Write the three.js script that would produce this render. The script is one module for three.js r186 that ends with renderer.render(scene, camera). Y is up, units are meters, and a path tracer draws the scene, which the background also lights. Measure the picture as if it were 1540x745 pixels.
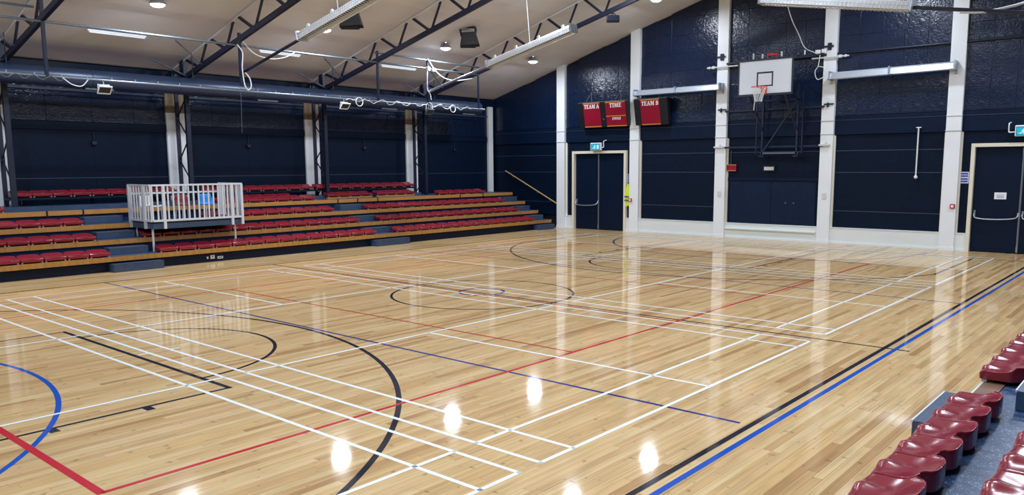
import * as THREE from 'three';
import { mergeGeometries } from 'three/addons/utils/BufferGeometryUtils.js';
import { RoundedBoxGeometry } from 'three/addons/geometries/RoundedBoxGeometry.js';
import { TextGeometry } from 'three/addons/geometries/TextGeometry.js';
import { FontLoader } from 'three/addons/loaders/FontLoader.js';
import { RectAreaLightUniformsLib } from 'three/addons/lights/RectAreaLightUniformsLib.js';

// ---------------------------------------------------------------- camera, exposure, lamps
// x across the hall (stand on -x and +x), y up, -z towards the end wall; metres; x = 0 is the middle of the courts
const scene = new THREE.Scene();
scene.background = new THREE.Color(0x05070a);
const camera = new THREE.PerspectiveCamera(34.78, 1540 / 745, 0.05, 120);
camera.position.set(10.79, 2.5, 4.98);
camera.up.set(-0.08229, 0.99113, -0.1044);
camera.lookAt(10.79 - 0.63916, 2.5 - 0.13286, 4.98 - 0.75751);
camera.setViewOffset(1540, 745, -29.4, -37.7, 1540, 745);
const renderer = new THREE.WebGLRenderer({ antialias: true });
renderer.toneMapping = THREE.LinearToneMapping;
renderer.toneMappingExposure = 1.0;
renderer.shadowMap.enabled = true;
RectAreaLightUniformsLib.init();
const LAMP = { power: 375, color: 0xe6f0ff, size: 0.36, rows: [-8.82, -3.5, 3.5, 8.82], zs: [5.2, 0.42, -4.33, -9.12, -13.88, -18.4] };

// ---------------------------------------------------------------- hall dimensions
const WALL = 13.05, EAVE = 5.38, SLOPE = 0.287, ZE = -20.72, ZN = 8.3;
const ceilY = (x) => EAVE + SLOPE * (WALL - Math.abs(x));
const TRUSS_Z = [2.65, -1.95, -6.6, -11.4, -15.95];

// ---------------------------------------------------------------- helpers
let seed = 20240611;
const rnd = () => { seed = (seed * 1664525 + 1013904223) >>> 0; return seed / 4294967296; };
const rr = (a, b) => a + (b - a) * rnd();
const V = (x, y, z) => new THREE.Vector3(x, y, z);
const used = {};
function numbered(n) { if (!(n in used)) { used[n] = 0; return n; } used[n]++; return n + '_' + String(used[n]).padStart(3, '0'); }
function clean(g) {
  if (!g.index) { const n = g.attributes.position.count; g.setIndex([...Array(n).keys()]); }
  for (const k of Object.keys(g.attributes)) if (!['position', 'normal', 'uv'].includes(k)) g.deleteAttribute(k);
  g.clearGroups(); return g;
}
function box(w, h, d, x = 0, y = 0, z = 0) { const g = new THREE.BoxGeometry(w, h, d); g.translate(x, y, z); uvBox(g); return clean(g); }
const boxes = (x0, x1, y0, y1, z0, z1) => box(Math.abs(x1 - x0), Math.abs(y1 - y0), Math.abs(z1 - z0), (x0 + x1) / 2, (y0 + y1) / 2, (z0 + z1) / 2);
function rbox(w, h, d, r, x = 0, y = 0, z = 0) { const g = new RoundedBoxGeometry(w, h, d, 2, r); g.translate(x, y, z); uvBox(g); return clean(g); }
function uvBox(g) {   // uv in metres by the face's main direction
  const p = g.attributes.position, n = g.attributes.normal, u = new Float32Array(p.count * 2);
  for (let i = 0; i < p.count; i++) {
    const ax = Math.abs(n.getX(i)), ay = Math.abs(n.getY(i)), az = Math.abs(n.getZ(i));
    const [a, b] = ax > ay && ax > az ? [p.getZ(i), p.getY(i)] : ay > az ? [p.getX(i), p.getZ(i)] : [p.getX(i), p.getY(i)];
    u[2 * i] = a; u[2 * i + 1] = b;
  }
  g.setAttribute('uv', new THREE.BufferAttribute(u, 2)); return g;
}
function orient(g, p, q) { const d = q.clone().sub(p), m = new THREE.Matrix4(); m.makeRotationFromQuaternion(new THREE.Quaternion().setFromUnitVectors(V(0, 1, 0), d.clone().normalize())); m.setPosition(p.clone().add(q).multiplyScalar(0.5)); g.applyMatrix4(m); return g; }
function rod(p, q, r, seg = 8) { const g = new THREE.CylinderGeometry(r, r, p.distanceTo(q), seg); return clean(orient(g, p, q)); }
function bar(p, q, w, d = w) { const g = new THREE.BoxGeometry(w, p.distanceTo(q), d); return clean(orient(g, p, q)); }
function barZ(p, q, w, dz) {   // a bar lying in a plane of constant z: w in that plane, dz along z
  const L = p.distanceTo(q), g = new THREE.BoxGeometry(L, w, dz); g.rotateZ(Math.atan2(q.y - p.y, q.x - p.x)); g.translate((p.x + q.x) / 2, (p.y + q.y) / 2, p.z); return clean(g);
}
function wire(pts, r, n = 40, closed = false) { return clean(new THREE.TubeGeometry(new THREE.CatmullRomCurve3(pts, closed), n, r, 5, closed)); }
function extr(shape, depth, bevel = 0) { const g = new THREE.ExtrudeGeometry(shape, { depth, bevelEnabled: bevel > 0, bevelSize: bevel, bevelThickness: bevel, bevelSegments: 2, curveSegments: 10 }); return clean(g); }
const poly = (pts) => { const s = new THREE.Shape(); pts.forEach(([x, y], i) => (i ? s.lineTo(x, y) : s.moveTo(x, y))); return s; };
const M4 = (g, rx, ry, rz, x, y, z) => { g.rotateX(rx); g.rotateY(ry); g.rotateZ(rz); g.translate(x, y, z); return g; };
function shadow(m) { m.castShadow = true; m.receiveShadow = true; return m; }
function part(name, geos, mat, parent, label) {
  const g = Array.isArray(geos) ? (geos.length > 1 ? mergeGeometries(geos) : geos[0]) : geos;
  const m = shadow(new THREE.Mesh(g, mat)); m.name = name; parent.add(m); if (label) m.userData.label = label; return m;
}
function tag(o, label, category, group) { o.userData.label = label; if (category) o.userData.category = category; if (group) o.userData.group = group; return o; }
function thing(name, label, category, pos = [0, 0, 0], group) { const o = new THREE.Group(); o.name = numbered(name); o.position.set(...pos); scene.add(o); return tag(o, label, category, group); }
function single(name, label, category, geos, mat, group) { return tag(part(numbered(name), geos, mat, scene), label, category, group); }
function struct(name, label, category = 'structure') { const o = new THREE.Group(); o.name = name; scene.add(o); o.userData = { kind: 'structure', label, category }; return o; }
function copy(o, pos, ry, label, group) { const c = o.clone(); c.name = numbered(o.userData.base || o.name.replace(/_\d+$/, '')); scene.add(c); c.position.set(...pos); c.rotation.y = ry; c.userData = { ...o.userData, label: label || o.userData.label, group: group || o.userData.group }; return c; }

// ---------------------------------------------------------------- textures
function dataTex(w, h, fn, srgb = true) {
  const d = new Uint8Array(w * h * 4);
  for (let y = 0; y < h; y++) for (let x = 0; x < w; x++) { const c = fn(x / w, y / h, x, y), i = 4 * (y * w + x); d[i] = c[0]; d[i + 1] = c[1]; d[i + 2] = c[2]; d[i + 3] = 255; }
  const t = new THREE.DataTexture(d, w, h); t.wrapS = t.wrapT = THREE.RepeatWrapping; t.magFilter = THREE.LinearFilter; t.minFilter = THREE.LinearMipmapLinearFilter; t.generateMipmaps = true;
  if (srgb) t.colorSpace = THREE.SRGBColorSpace; t.needsUpdate = true; return t;
}
function lattice(n, m) { const a = new Float32Array(n * m); for (let i = 0; i < a.length; i++) a[i] = rnd(); return (u, v) => { const x = u * n, y = v * m, xi = Math.floor(x), yi = Math.floor(y), fx = x - xi, fy = y - yi, s = (t) => t * t * (3 - 2 * t), g = (i, j) => a[((j % m) + m) % m * n + ((i % n) + n) % n]; const A = g(xi, yi) + (g(xi + 1, yi) - g(xi, yi)) * s(fx), B = g(xi, yi + 1) + (g(xi + 1, yi + 1) - g(xi, yi + 1)) * s(fx); return A + (B - A) * s(fy); }; }
const cl = (v) => Math.max(0, Math.min(255, v));
// wood grain: u across the board, v along; tile of 0.5 m x 4 m
const gA = lattice(90, 6), gB = lattice(24, 5), gC = lattice(6, 14), gD = lattice(200, 16), gK = lattice(10, 40);
const grain = dataTex(512, 1024, (u, v) => {
  const a = gA(u, v), b = gB(u, v), c = gC(u, v), d = gD(u, v), k = gK(u, v);
  const l = 0.80 + 0.09 * a + 0.13 * b + 0.1 * c + 0.06 * d - (k > 0.93 ? (k - 0.93) * 4 : 0);
  return [cl(255 * l * 0.985), cl(255 * (l - 0.012 * (1 - b))), cl(255 * (l - 0.05 * (1 - b)))];
});
grain.repeat.set(2, 0.25);
const nA = lattice(16, 16), nB = lattice(48, 48), nC = lattice(128, 128), nD = lattice(5, 5);
const mottle = dataTex(256, 256, (u, v) => { const l = 0.82 + 0.09 * nA(u, v) + 0.06 * nB(u, v) + 0.05 * nC(u, v); const q = cl(255 * l); return [q, q, q]; });
mottle.repeat.set(0.5, 0.5);
const bumpTex = dataTex(512, 512, (u, v) => { const l = 0.45 * nA(u, v) + 0.35 * nB(u, v) + 0.2 * nC(u, v); const q = cl(255 * l); return [q, q, q]; }, false);
bumpTex.repeat.set(0.5, 0.5);
// scuffed vinyl of the stand decks: pale scratches and specks
const sp = lattice(256, 256), sq = lattice(96, 96), sw = lattice(20, 30);
const scuff = dataTex(1024, 1024, (u, v) => { const s = sp(u, v), q = sq(u, v), w = sw(u, v); const k = (s > 0.72 ? (s - 0.72) * 1.9 : 0) * (0.35 + w) + (q > 0.74 ? (q - 0.74) * 1.1 : 0) * w; return [cl(52 + 34 * w + 420 * k), cl(76 + 36 * w + 410 * k), cl(106 + 38 * w + 380 * k)]; });
scuff.repeat.set(0.6, 0.6);
const ceilTex = dataTex(256, 256, (u, v) => { const l = 0.9 + 0.06 * nD(u, v) + 0.04 * nA(u, v); return [cl(255 * l), cl(255 * (l - 0.006)), cl(255 * (l - 0.012))]; });
ceilTex.repeat.set(0.12, 0.12);

// ---------------------------------------------------------------- materials
const std = (o) => new THREE.MeshStandardMaterial(o), phy = (o) => new THREE.MeshPhysicalMaterial(o);
const VARNISH = { roughness: 0.6, specularIntensity: 0.1, clearcoat: 0.78, clearcoatRoughness: 0.065 };
const woodTones = ['#d8b785', '#dcbc8b', '#d0ad7a', '#d9b886', '#dfc192', '#c7a270', '#d5b27f', '#dabb8a', '#cba674', '#d8b47e', '#e0c495', '#d0ac7b', '#b78f61', '#d6b586'];
woodTones.forEach((c, i) => { woodTones[i] = '#' + new THREE.Color(c).lerp(new THREE.Color('#d0ab7b'), i === 12 ? 0.1 : 0.25).getHexString(); });
const woodMats = woodTones.map((c) => phy({ color: c, map: grain, ...VARNISH }));
const woodMany = phy({ color: 0xffffff, vertexColors: true, map: grain, ...VARNISH });
const paint = (c) => phy({ color: c, ...VARNISH });
const M = {
  white: paint('#f2fafc'), black: paint('#14182c'), blue: paint('#0650b8'), navy: paint('#1d2f86'), red: paint('#c01f33'), orange: paint('#b8452a'),
  slab: std({ color: '#3a2a1c', roughness: 0.9 }),
  wallUp: phy({ color: '#0e2140', specularIntensity: 0.95, map: mottle, roughness: 0.23, bumpMap: bumpTex, bumpScale: 0.01 }),
  wallLow: phy({ color: '#071930', specularIntensity: 0.25, map: mottle, roughness: 0.5, bumpMap: bumpTex, bumpScale: 0.003 }),
  wallBack: std({ color: '#060b18', roughness: 0.6 }),
  wallBand: phy({ color: '#091d38', specularIntensity: 0.3, map: mottle, roughness: 0.45 }),
  cupboard: phy({ color: '#0f2340', specularIntensity: 0.35, map: mottle, roughness: 0.45 }),
  bead: std({ color: '#283a54', roughness: 0.5 }),
  column: std({ color: '#eaf0f4', roughness: 0.42 }),
  cream: std({ color: '#e4dfcd', roughness: 0.4 }),
  plinth: std({ color: '#e2eaea', roughness: 0.38 }),
  ceiling: std({ color: '#e4e6ec', map: ceilTex, roughness: 0.8 }),
  ceilGap: std({ color: '#3b342f', roughness: 0.9 }),
  steel: std({ color: '#141e36', roughness: 0.42, metalness: 0.1 }),
  steelPale: std({ color: '#5c6673', roughness: 0.45, metalness: 0.4 }),
  duct: std({ color: '#2a3953', roughness: 0.36, metalness: 0.2 }),
  pipe: std({ color: '#76828f', roughness: 0.34, metalness: 0.6 }),
  galv: std({ color: '#aab4c0', roughness: 0.3, metalness: 0.8 }),
  alu: std({ color: '#dde3ea', roughness: 0.4, metalness: 0.3 }),
  whiteMetal: std({ color: '#e4e9ee', roughness: 0.4 }),
  mesh: std({ color: '#edf1f5', roughness: 0.45 }),
  heaterGrey: std({ color: '#b9c3cf', roughness: 0.35, metalness: 0.35 }),
  lampBody: std({ color: '#9ba3ad', roughness: 0.4, metalness: 0.4 }),
  lampGlow: std({ color: '#ffffff', emissive: '#f3f7ff', emissiveIntensity: 14, roughness: 0.4 }),
  tube: std({ color: '#e9ecec', roughness: 0.35 }),
  blackPlastic: std({ color: '#0d1118', roughness: 0.45 }),
  grille: std({ color: '#131a26', roughness: 0.6 }),
  seat: std({ color: '#84202f', roughness: 0.19 }),
  pedestal: std({ color: '#0b0e14', roughness: 0.6 }),
  bracket: std({ color: '#c8b9a4', roughness: 0.5, metalness: 0.2 }),
  timber: phy({ color: '#b5803f', map: grain, roughness: 0.4, clearcoat: 0.4, clearcoatRoughness: 0.25 }),
  riser: phy({ color: '#172d52', specularIntensity: 0.4, map: mottle, roughness: 0.5 }),
  kick: phy({ color: '#101b32', specularIntensity: 0.4, map: mottle, roughness: 0.5 }),
  vinyl: std({ color: '#b4c4d8', map: scuff, roughness: 0.3 }),
  stepBlue: std({ color: '#3a5070', map: mottle, roughness: 0.42 }),
  nosing: std({ color: '#dfe5ea', roughness: 0.35, metalness: 0.2 }),
  bronze: std({ color: '#8d6f5c', map: mottle, roughness: 0.3 }),
  doorLeaf: phy({ color: '#06182f', specularIntensity: 0.35, roughness: 0.38 }),
  maroon: std({ color: '#8c0d2b', roughness: 0.35 }),
  amber: std({ color: '#c9852f', roughness: 0.5 }),
  letter: std({ color: '#f2f3f5', roughness: 0.5 }),
  board: std({ color: '#dfe8f2', roughness: 0.3 }),
  boardFrame: std({ color: '#232c3b', roughness: 0.5 }),
  rim: std({ color: '#e0552f', roughness: 0.4 }),
  net: std({ color: '#e6e9ec', roughness: 0.9 }),
  vest: std({ color: '#d8ef1c', roughness: 0.7 }),
  vestBand: std({ color: '#59636b', roughness: 0.5 }),
  redBox: std({ color: '#b8202c', roughness: 0.4 }),
  paper: std({ color: '#e8edf4', roughness: 0.7 }),
  paperBlue: std({ color: '#3f57b5', roughness: 0.6 }),
  cable: std({ color: '#e8eaec', roughness: 0.5 }),
  bareTimber: std({ color: '#8d7c68', map: grain, roughness: 0.7 }),
  handrail: std({ color: '#cda877', roughness: 0.35 }),
  redChair: std({ color: '#6d1626', roughness: 0.4 }),
  blueChair: std({ color: '#1685dd', roughness: 0.35 }),
  whiteChair: std({ color: '#e7ebef', roughness: 0.35 }),
  pale: std({ color: '#cfd3d3', roughness: 0.5 }),
};

// ================================================================ FLOOR
const floor = struct('floor', 'varnished narrow board timber sports floor with painted court lines', 'floor');
part('subfloor', boxes(-WALL, WALL, -0.25, -0.0205, ZE - 0.2, ZN), M.slab, floor);
{
  const W = 0.083, GAP = 0.0018, X0 = -9.6, X1 = 9.75, T = 0.02;
  const lens = [0.9, 1.25, 1.6, 2.05, 2.6, 3.2], offs = [0, 1, 2, 3];
  const boardGeo = {};
  const geoOf = (li, oi) => { const k = li * 10 + oi; if (!boardGeo[k]) { const g = new THREE.BoxGeometry(W - GAP, T, lens[li] - GAP); g.translate(0, -T / 2, 0); uvBox(g); const u = g.attributes.uv; for (let i = 0; i < u.count; i++) u.setXY(i, u.getX(i) + oi * 0.127, u.getY(i) + oi * 0.93); boardGeo[k] = clean(g); } return boardGeo[k]; };
  camera.updateMatrixWorld(); camera.updateProjectionMatrix();
  const list = [];
  let strip = 0;
  for (let x = X0 + W / 2; x < X1; x += W, strip++) {
    let z = ZE + 0.05 - rr(0, 1.5);
    const tiltS = rr(-0.002, 0.002);
    while (z < ZN) {
      const li = Math.floor(rnd() * lens.length), L = lens[li];
      const b = { x, z: z + L / 2, li, oi: Math.floor(rnd() * 4), tone: Math.floor(rnd() * woodTones.length), tilt: tiltS + rr(-0.0012, 0.0012) };
      const c = V(x, 0, b.z), d = c.distanceTo(camera.position), p = c.clone().project(camera);
      b.size = Math.abs(p.x) < 1.03 && p.y > -1.08 && p.y < 1 && p.z < 1 && x < 9.3 && x > -9.4 ? (W * L * 2.5) / (d * d * d) : 0;
      list.push(b); z += L;
    }
  }
  const near = new Set([...list].sort((a, b) => b.size - a.size).slice(0, 296));
  const P = [], N = [], U = [], C = [], I = [];
  const tone = woodTones.map((c) => new THREE.Color(c)), mt = new THREE.Matrix4(), nv = V(0, 0, 0), pv = V(0, 0, 0);
  for (const b of list) {
    const g = geoOf(b.li, b.oi);
    if (near.has(b)) { const m = part('floorboard', g, woodMats[b.tone], floor); m.position.set(b.x, 0, b.z); m.rotation.z = b.tilt; continue; }
    mt.makeRotationZ(b.tilt); mt.setPosition(b.x, 0, b.z);
    const base = P.length / 3, ps = g.attributes.position, ns = g.attributes.normal, us = g.attributes.uv;
    for (let i = 0; i < ps.count; i++) { pv.fromBufferAttribute(ps, i).applyMatrix4(mt); nv.fromBufferAttribute(ns, i).transformDirection(mt); P.push(pv.x, pv.y, pv.z); N.push(nv.x, nv.y, nv.z); U.push(us.getX(i), us.getY(i)); C.push(tone[b.tone].r, tone[b.tone].g, tone[b.tone].b); }
    for (let i = 0; i < g.index.count; i++) I.push(base + g.index.getX(i));
  }
  const g = new THREE.BufferGeometry();
  g.setAttribute('position', new THREE.Float32BufferAttribute(P, 3)); g.setAttribute('normal', new THREE.Float32BufferAttribute(N, 3)); g.setAttribute('uv', new THREE.Float32BufferAttribute(U, 2)); g.setAttribute('color', new THREE.Float32BufferAttribute(C, 3)); g.setIndex(I);
  const far = shadow(new THREE.Mesh(g, woodMany)); far.name = 'distant_floorboards'; far.userData.kind = 'stuff'; floor.add(far);
}
// painted lines: thin coats of paint, each line its own part
{
  const LV = { black: 0.0004, navy: 0.0007, blue: 0.0007, orange: 0.001, red: 0.001, white: 0.0014 };
  const W = 0.05;
  const strip = (mat, x0, z0, x1, z1, w, name) => { const L = Math.hypot(x1 - x0, z1 - z0), g = new THREE.BoxGeometry(L, 0.001, w); g.rotateY(-Math.atan2(z1 - z0, x1 - x0)); g.translate((x0 + x1) / 2, LV[mat], (z0 + z1) / 2); return part(name, clean(g), M[mat], floor); };
  const arc = (mat, cx, cz, r, a0, a1, w, name) => {
    const n = 96, P = [], I = [], N = [], U = [];
    for (let i = 0; i <= n; i++) { const a = a0 + (a1 - a0) * i / n; for (const q of [r - w / 2, r + w / 2]) { P.push(cx + q * Math.cos(a), LV[mat] + 0.0005, cz + q * Math.sin(a)); N.push(0, 1, 0); U.push(0, 0); } }
    for (let i = 0; i < n; i++) { const k = 2 * i; I.push(k, k + 2, k + 1, k + 1, k + 2, k + 3); }
    const g = new THREE.BufferGeometry(); g.setAttribute('position', new THREE.Float32BufferAttribute(P, 3)); g.setAttribute('normal', new THREE.Float32BufferAttribute(N, 3)); g.setAttribute('uv', new THREE.Float32BufferAttribute(U, 2)); g.setIndex(I);
    return part(name, g, M[mat], floor);
  };
  const PI = Math.PI;
  // basketball, black
  const HB = -6.3, BN = 6.3, BF = -18.85;
  strip('black', 7.63, BN, 7.63, BF, 0.06, 'basketball_sideline'); strip('black', -7.58, BN, -7.58, BF, 0.06, 'basketball_sideline');
  strip('black', -7.6, HB, 7.95, HB, 0.05, 'basketball_halfway_line'); strip('black', -7.58, BF, 7.63, BF, W, 'basketball_baseline'); strip('black', -7.58, BN, 7.63, BN, W, 'basketball_baseline');
  arc('black', 0, HB, 1.8, 0, 2 * PI, W, 'centre_circle');
  for (const [ft, bl, s] of [[0.48, BN, 1], [-12.98, BF, -1]]) {
    strip('black', -2.48, ft, 2.48, ft, 0.06, 'free_throw_line');
    for (const q of [-1, 1]) { strip('black', q * 2.45, ft, q * 2.45, bl, W, 'key_line'); for (const k of [0.95, 1.86, 2.7]) strip('black', q * 2.47, ft + s * k, q * 2.6, ft + s * k, 0.09, 'key_mark'); }
    arc('black', 0, ft, 1.8, s > 0 ? PI : 0, s > 0 ? 2 * PI : PI, W, 'free_throw_arc');
    const hc = bl - s * 1.6; const lim = Math.asin(6.25 / 6.72) ;
    arc('black', 0, hc, 6.72, s > 0 ? 1.5 * PI - lim : 0.5 * PI - lim, s > 0 ? 1.5 * PI + lim : 0.5 * PI + lim, 0.06, 'three_point_arc');
    for (const q of [-1, 1]) strip('black', q * 6.25, bl, q * 6.25, hc - s * 2.5, 0.06, 'three_point_line');
  }
  // netball, blue
  const NN = 6.6, NF = -19.6;
  strip('blue', 7.77, NN, 7.77, NF, 0.06, 'netball_sideline');
  strip('navy', -7.55, -2.15, 7.52, -2.05, 0.045, 'netball_third_line'); strip('navy', -7.55, -10.95, 7.62, -10.85, 0.045, 'netball_third_line');
  arc('blue', 0, NN, 4.9, PI, 2 * PI, 0.055, 'goal_circle'); arc('navy', 0, NF, 4.9, 0, PI, 0.055, 'goal_circle');
  arc('navy', -0.15, -6.42, 0.45, 0, 2 * PI, 0.05, 'netball_centre_circle');
  // volleyball, red
  for (const x of [-4.45, 4.45]) strip('red', x, 2.66, x, -15.9, W, 'volleyball_sideline');
  for (const z of [2.66, -15.9]) strip('red', -4.47, z, 4.47, z, 0.07, 'volleyball_end_line');
  for (const z of [-3.4, -9.45]) strip('orange', -4.45, z, 4.43, z, 0.045, 'volleyball_attack_line');
  strip('orange', -4.45, -6.22, 4.4, -6.16, 0.045, 'volleyball_centre_line');
  // badminton, white
  for (const [z0, z1] of [[6.4, 0.285], [0, -6.08], [-6.66, -12.72], [-13.06, -19.15]]) {
    const zm = (z0 + z1) / 2;
    for (const z of [z0, z0 - 0.46, z1 + 0.46, z1]) strip('white', -6.7, z, 6.7, z, 0.046, 'badminton_sideline');
    for (const x of [-6.68, -5.92, -1.98, 1.98, 5.92, 6.68]) strip('white', x, z0 + 0.02, x, z1 - 0.02, 0.046, Math.abs(x) > 6 ? 'badminton_baseline' : 'badminton_service_line');
    for (const s of [-1, 1]) strip('white', s * 1.98, zm, s * 6.68, zm, 0.046, 'badminton_centre_line');
    strip('white', 0, z0 - 0.02, 0, z0 - 0.14, 0.04, 'net_post_mark'); strip('white', 0, z1 + 0.02, 0, z1 + 0.14, 0.04, 'net_post_mark');
  }
}

// ================================================================ END WALL (far)
const COLS = [-9.22, -5.7, -2.15, 1.53, 5.17, 8.8], CW = 0.40;
const wallFar = struct('wall_far', 'dark navy end wall of glossy square panels between white columns', 'wall');
part('wall_backing', boxes(-WALL, WALL, -0.2, 9.2, ZE - 0.32, ZE - 0.1), M.wallBack, wallFar);
{
  const bays = [[-WALL, COLS[0]], [COLS[0], COLS[1]], [COLS[1], COLS[2]], [COLS[2], COLS[3]], [COLS[3], COLS[4]], [COLS[4], COLS[5]], [COLS[5], WALL]];
  const doorBay = [1, 5];
  const cut = {};
  bays.forEach(([a, b], bi) => {
    const x0 = a + (bi ? CW / 2 : 0), x1 = b - (bi < 6 ? CW / 2 : 0), n = Math.round((x1 - x0) / 0.64), w = (x1 - x0) / n;
    for (let r = 0; r < 9; r++) for (let c = 0; c < n; c++) {
      const y0 = 4.05 + r * 0.61, X0 = x0 + c * w + 0.006, X1 = x0 + (c + 1) * w - 0.006, yb = y0 + 0.006, yt = y0 + 0.604;
      const tl = Math.min(yt, ceilY(X0) - 0.02), tr = Math.min(yt, ceilY(X1) - 0.02);
      if (Math.min(tl, tr) < yb + 0.05) continue;
      const key = tl === yt && tr === yt ? 'full' + w.toFixed(4) : null;
      let g = key && cut[key];
      const cx = (X0 + X1) / 2, cy = (yb + yt) / 2;
      if (!g) { g = extr(poly([[X0 - cx, yb - cy], [X1 - cx, yb - cy], [X1 - cx, tr - cy], [X0 - cx, tl - cy]]), 0.05, 0.004); if (key) cut[key] = g; }
      const m = part('wall_panel', g, M.wallUp, wallFar); m.position.set(cx, cy, ZE - 0.05 + rr(-0.006, 0.006)); m.rotation.set(rr(-0.02, 0.02), rr(-0.02, 0.02), 0);
    }
    // band of the wall beam, then stacked smooth sheets with narrow beads
    part('beam_cover', boxes(x0, x1, 3.46, 4.04, ZE - 0.1, ZE + 0.02), M.wallBand, wallFar);
    part('bead', boxes(x0, x1, 3.9, 3.915, ZE + 0.02, ZE + 0.035), M.bead, wallFar);
    const sheets = doorBay.includes(bi) ? [] : bi === 3 ? [[2.1, 2.94], [2.96, 3.45]] : [[0.52, 1.05], [1.06, 2.27], [2.28, 2.95], [2.96, 3.45]];
    sheets.forEach(([y0, y1], i) => {
      part('wall_sheet', boxes(x0 + 0.05, x1 - 0.05, y0, y1, ZE - 0.1, ZE - 0.04), M.wallLow, wallFar);
      if (i) part('bead', boxes(x0 + 0.05, x1 - 0.05, y0 - 0.018, y0 + 0.006, ZE - 0.07, ZE - 0.03), M.bead, wallFar);
    });
    if (doorBay.includes(bi)) { const [d0, d1] = bi === 1 ? [-8.66, -6.08] : [5.66, 8.25]; part('wall_sheet', boxes(x0 + 0.05, d0, 0.52, 3.45, ZE - 0.1, ZE - 0.04), M.wallLow, wallFar); part('wall_sheet', boxes(d1, x1 - 0.05, 0.52, 3.45, ZE - 0.1, ZE - 0.04), M.wallLow, wallFar); part('wall_sheet', boxes(d0, d1, 3.1, 3.45, ZE - 0.1, ZE - 0.04), M.wallLow, wallFar); }
    // cream reveals beside the columns
    for (const x of [x0 + 0.02, x1 - 0.02]) if (Math.abs(x) < WALL - 0.1) part('reveal', boxes(x - 0.025, x + 0.025, 0.5, 3.44, ZE - 0.1, ZE + 0.0), M.cream, wallFar);
    if (bi > 2) { part('wall_rail', rod(V(x0 - 0.02, 5.97, ZE + 0.05), V(x1 + 0.02, 5.97, ZE + 0.05), 0.035), M.steel, wallFar); }
  });
  COLS.forEach((x) => {
    const t = ceilY(x) + 0.05;
    const c = part('column', [boxes(x - CW / 2, x + CW / 2, 0, t, ZE - 0.1, ZE + 0.13), boxes(x - CW / 2 - 0.015, x + CW / 2 + 0.015, 0, 0.1, ZE - 0.1, ZE + 0.145)], M.column, wallFar, 'white painted column');
    part('conduit_strap', [rod(V(x - CW / 2 - 0.01, 3.9, ZE + 0.14), V(x + CW / 2 + 0.01, 3.9, ZE + 0.14), 0.012), rod(V(x - CW / 2 - 0.01, 3.48, ZE + 0.14), V(x + CW / 2 + 0.01, 3.48, ZE + 0.14), 0.014)], M.pale, c);
  });
}
{
  const bb = struct('baseboard_far', 'white painted plinth along the foot of the dark end wall', 'baseboard');
  const plan = [[-9.42, -8.66], [-6.08, 5.66], [8.25, WALL]];
  for (const [a, b] of plan) {
    part('plinth_board', boxes(a, b, 0, 0.5, ZE - 0.1, ZE + 0.06), M.plinth, bb);
    part('toe_moulding', boxes(a, b, 0, 0.06, ZE + 0.06, ZE + 0.1), M.plinth, bb);
    part('cap_moulding', boxes(a, b, 0.5, 0.525, ZE - 0.1, ZE + 0.075), M.plinth, bb);
  }
  part('ledge', rbox(3.2, 0.07, 0.07, 0.02, -0.31, 0.33, ZE + 0.09), M.plinth, bb);
}
// doors
function door(name, label, d0, d1, mull, flip) {
  const d = struct(name, label, 'door'), H = 3.0, f = 0.1, z = ZE;
  part('door_frame', [boxes(d0, d0 + f, 0, H + f, z - 0.12, z + 0.1), boxes(d1 - f, d1, 0, H + f, z - 0.12, z + 0.1), boxes(d0 + f, d1 - f, H, H + f, z - 0.12, z + 0.1)], M.cream, d, 'cream painted frame');
  const m = mull;
  const leafs = [[d0 + f + 0.005, m - 0.012], [m + 0.012, d1 - f - 0.005]];
  leafs.forEach(([a, b], i) => {
    const l = part('door_leaf', rbox(b - a, H - 0.02, 0.05, 0.006, (a + b) / 2, H / 2 + 0.005, z - 0.06), M.doorLeaf, d);
    if (i === 0 || flip) { const y = 1.0, pts = [V(a + 0.07, y + 0.12, z - 0.03), V(a + 0.07, y + 0.1, z + 0.06), V(a + 0.1, y, z + 0.09), V(b - 0.08, y, z + 0.09), V(b - 0.02, y + 0.05, z + 0.05), V(b - 0.02, y + 0.14, z - 0.02)];
      part('push_bar', [wire(pts, 0.022, 60), rbox(0.05, 0.16, 0.04, 0.01, a + 0.07, y + 0.12, z - 0.02)], M.galv, l, 'silver push bar'); }
  });
  part('meeting_strip', [boxes(m - 0.022, m + 0.022, 0.03, H - 0.03, z - 0.04, z - 0.012), rod(V(m, 0.05, z + 0.01), V(m, H - 0.1, z + 0.01), 0.012), rbox(0.06, 0.1, 0.05, 0.01, m, 1.08, z + 0.005), rbox(0.05, 0.14, 0.04, 0.01, m, 0.12, z + 0.005), rbox(0.05, 0.14, 0.04, 0.01, m, H - 0.12, z + 0.005)], M.galv, d, 'silver vertical bolt rod');
  return d;
}
door('door_1', 'dark double door with cream frame between the scoreboard and the floor', -8.66, -6.08, -7.42, false);
door('door_2', 'dark double door with a white notice and cream frame by the far corner', 5.66, 8.25, 6.95, true);

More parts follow.
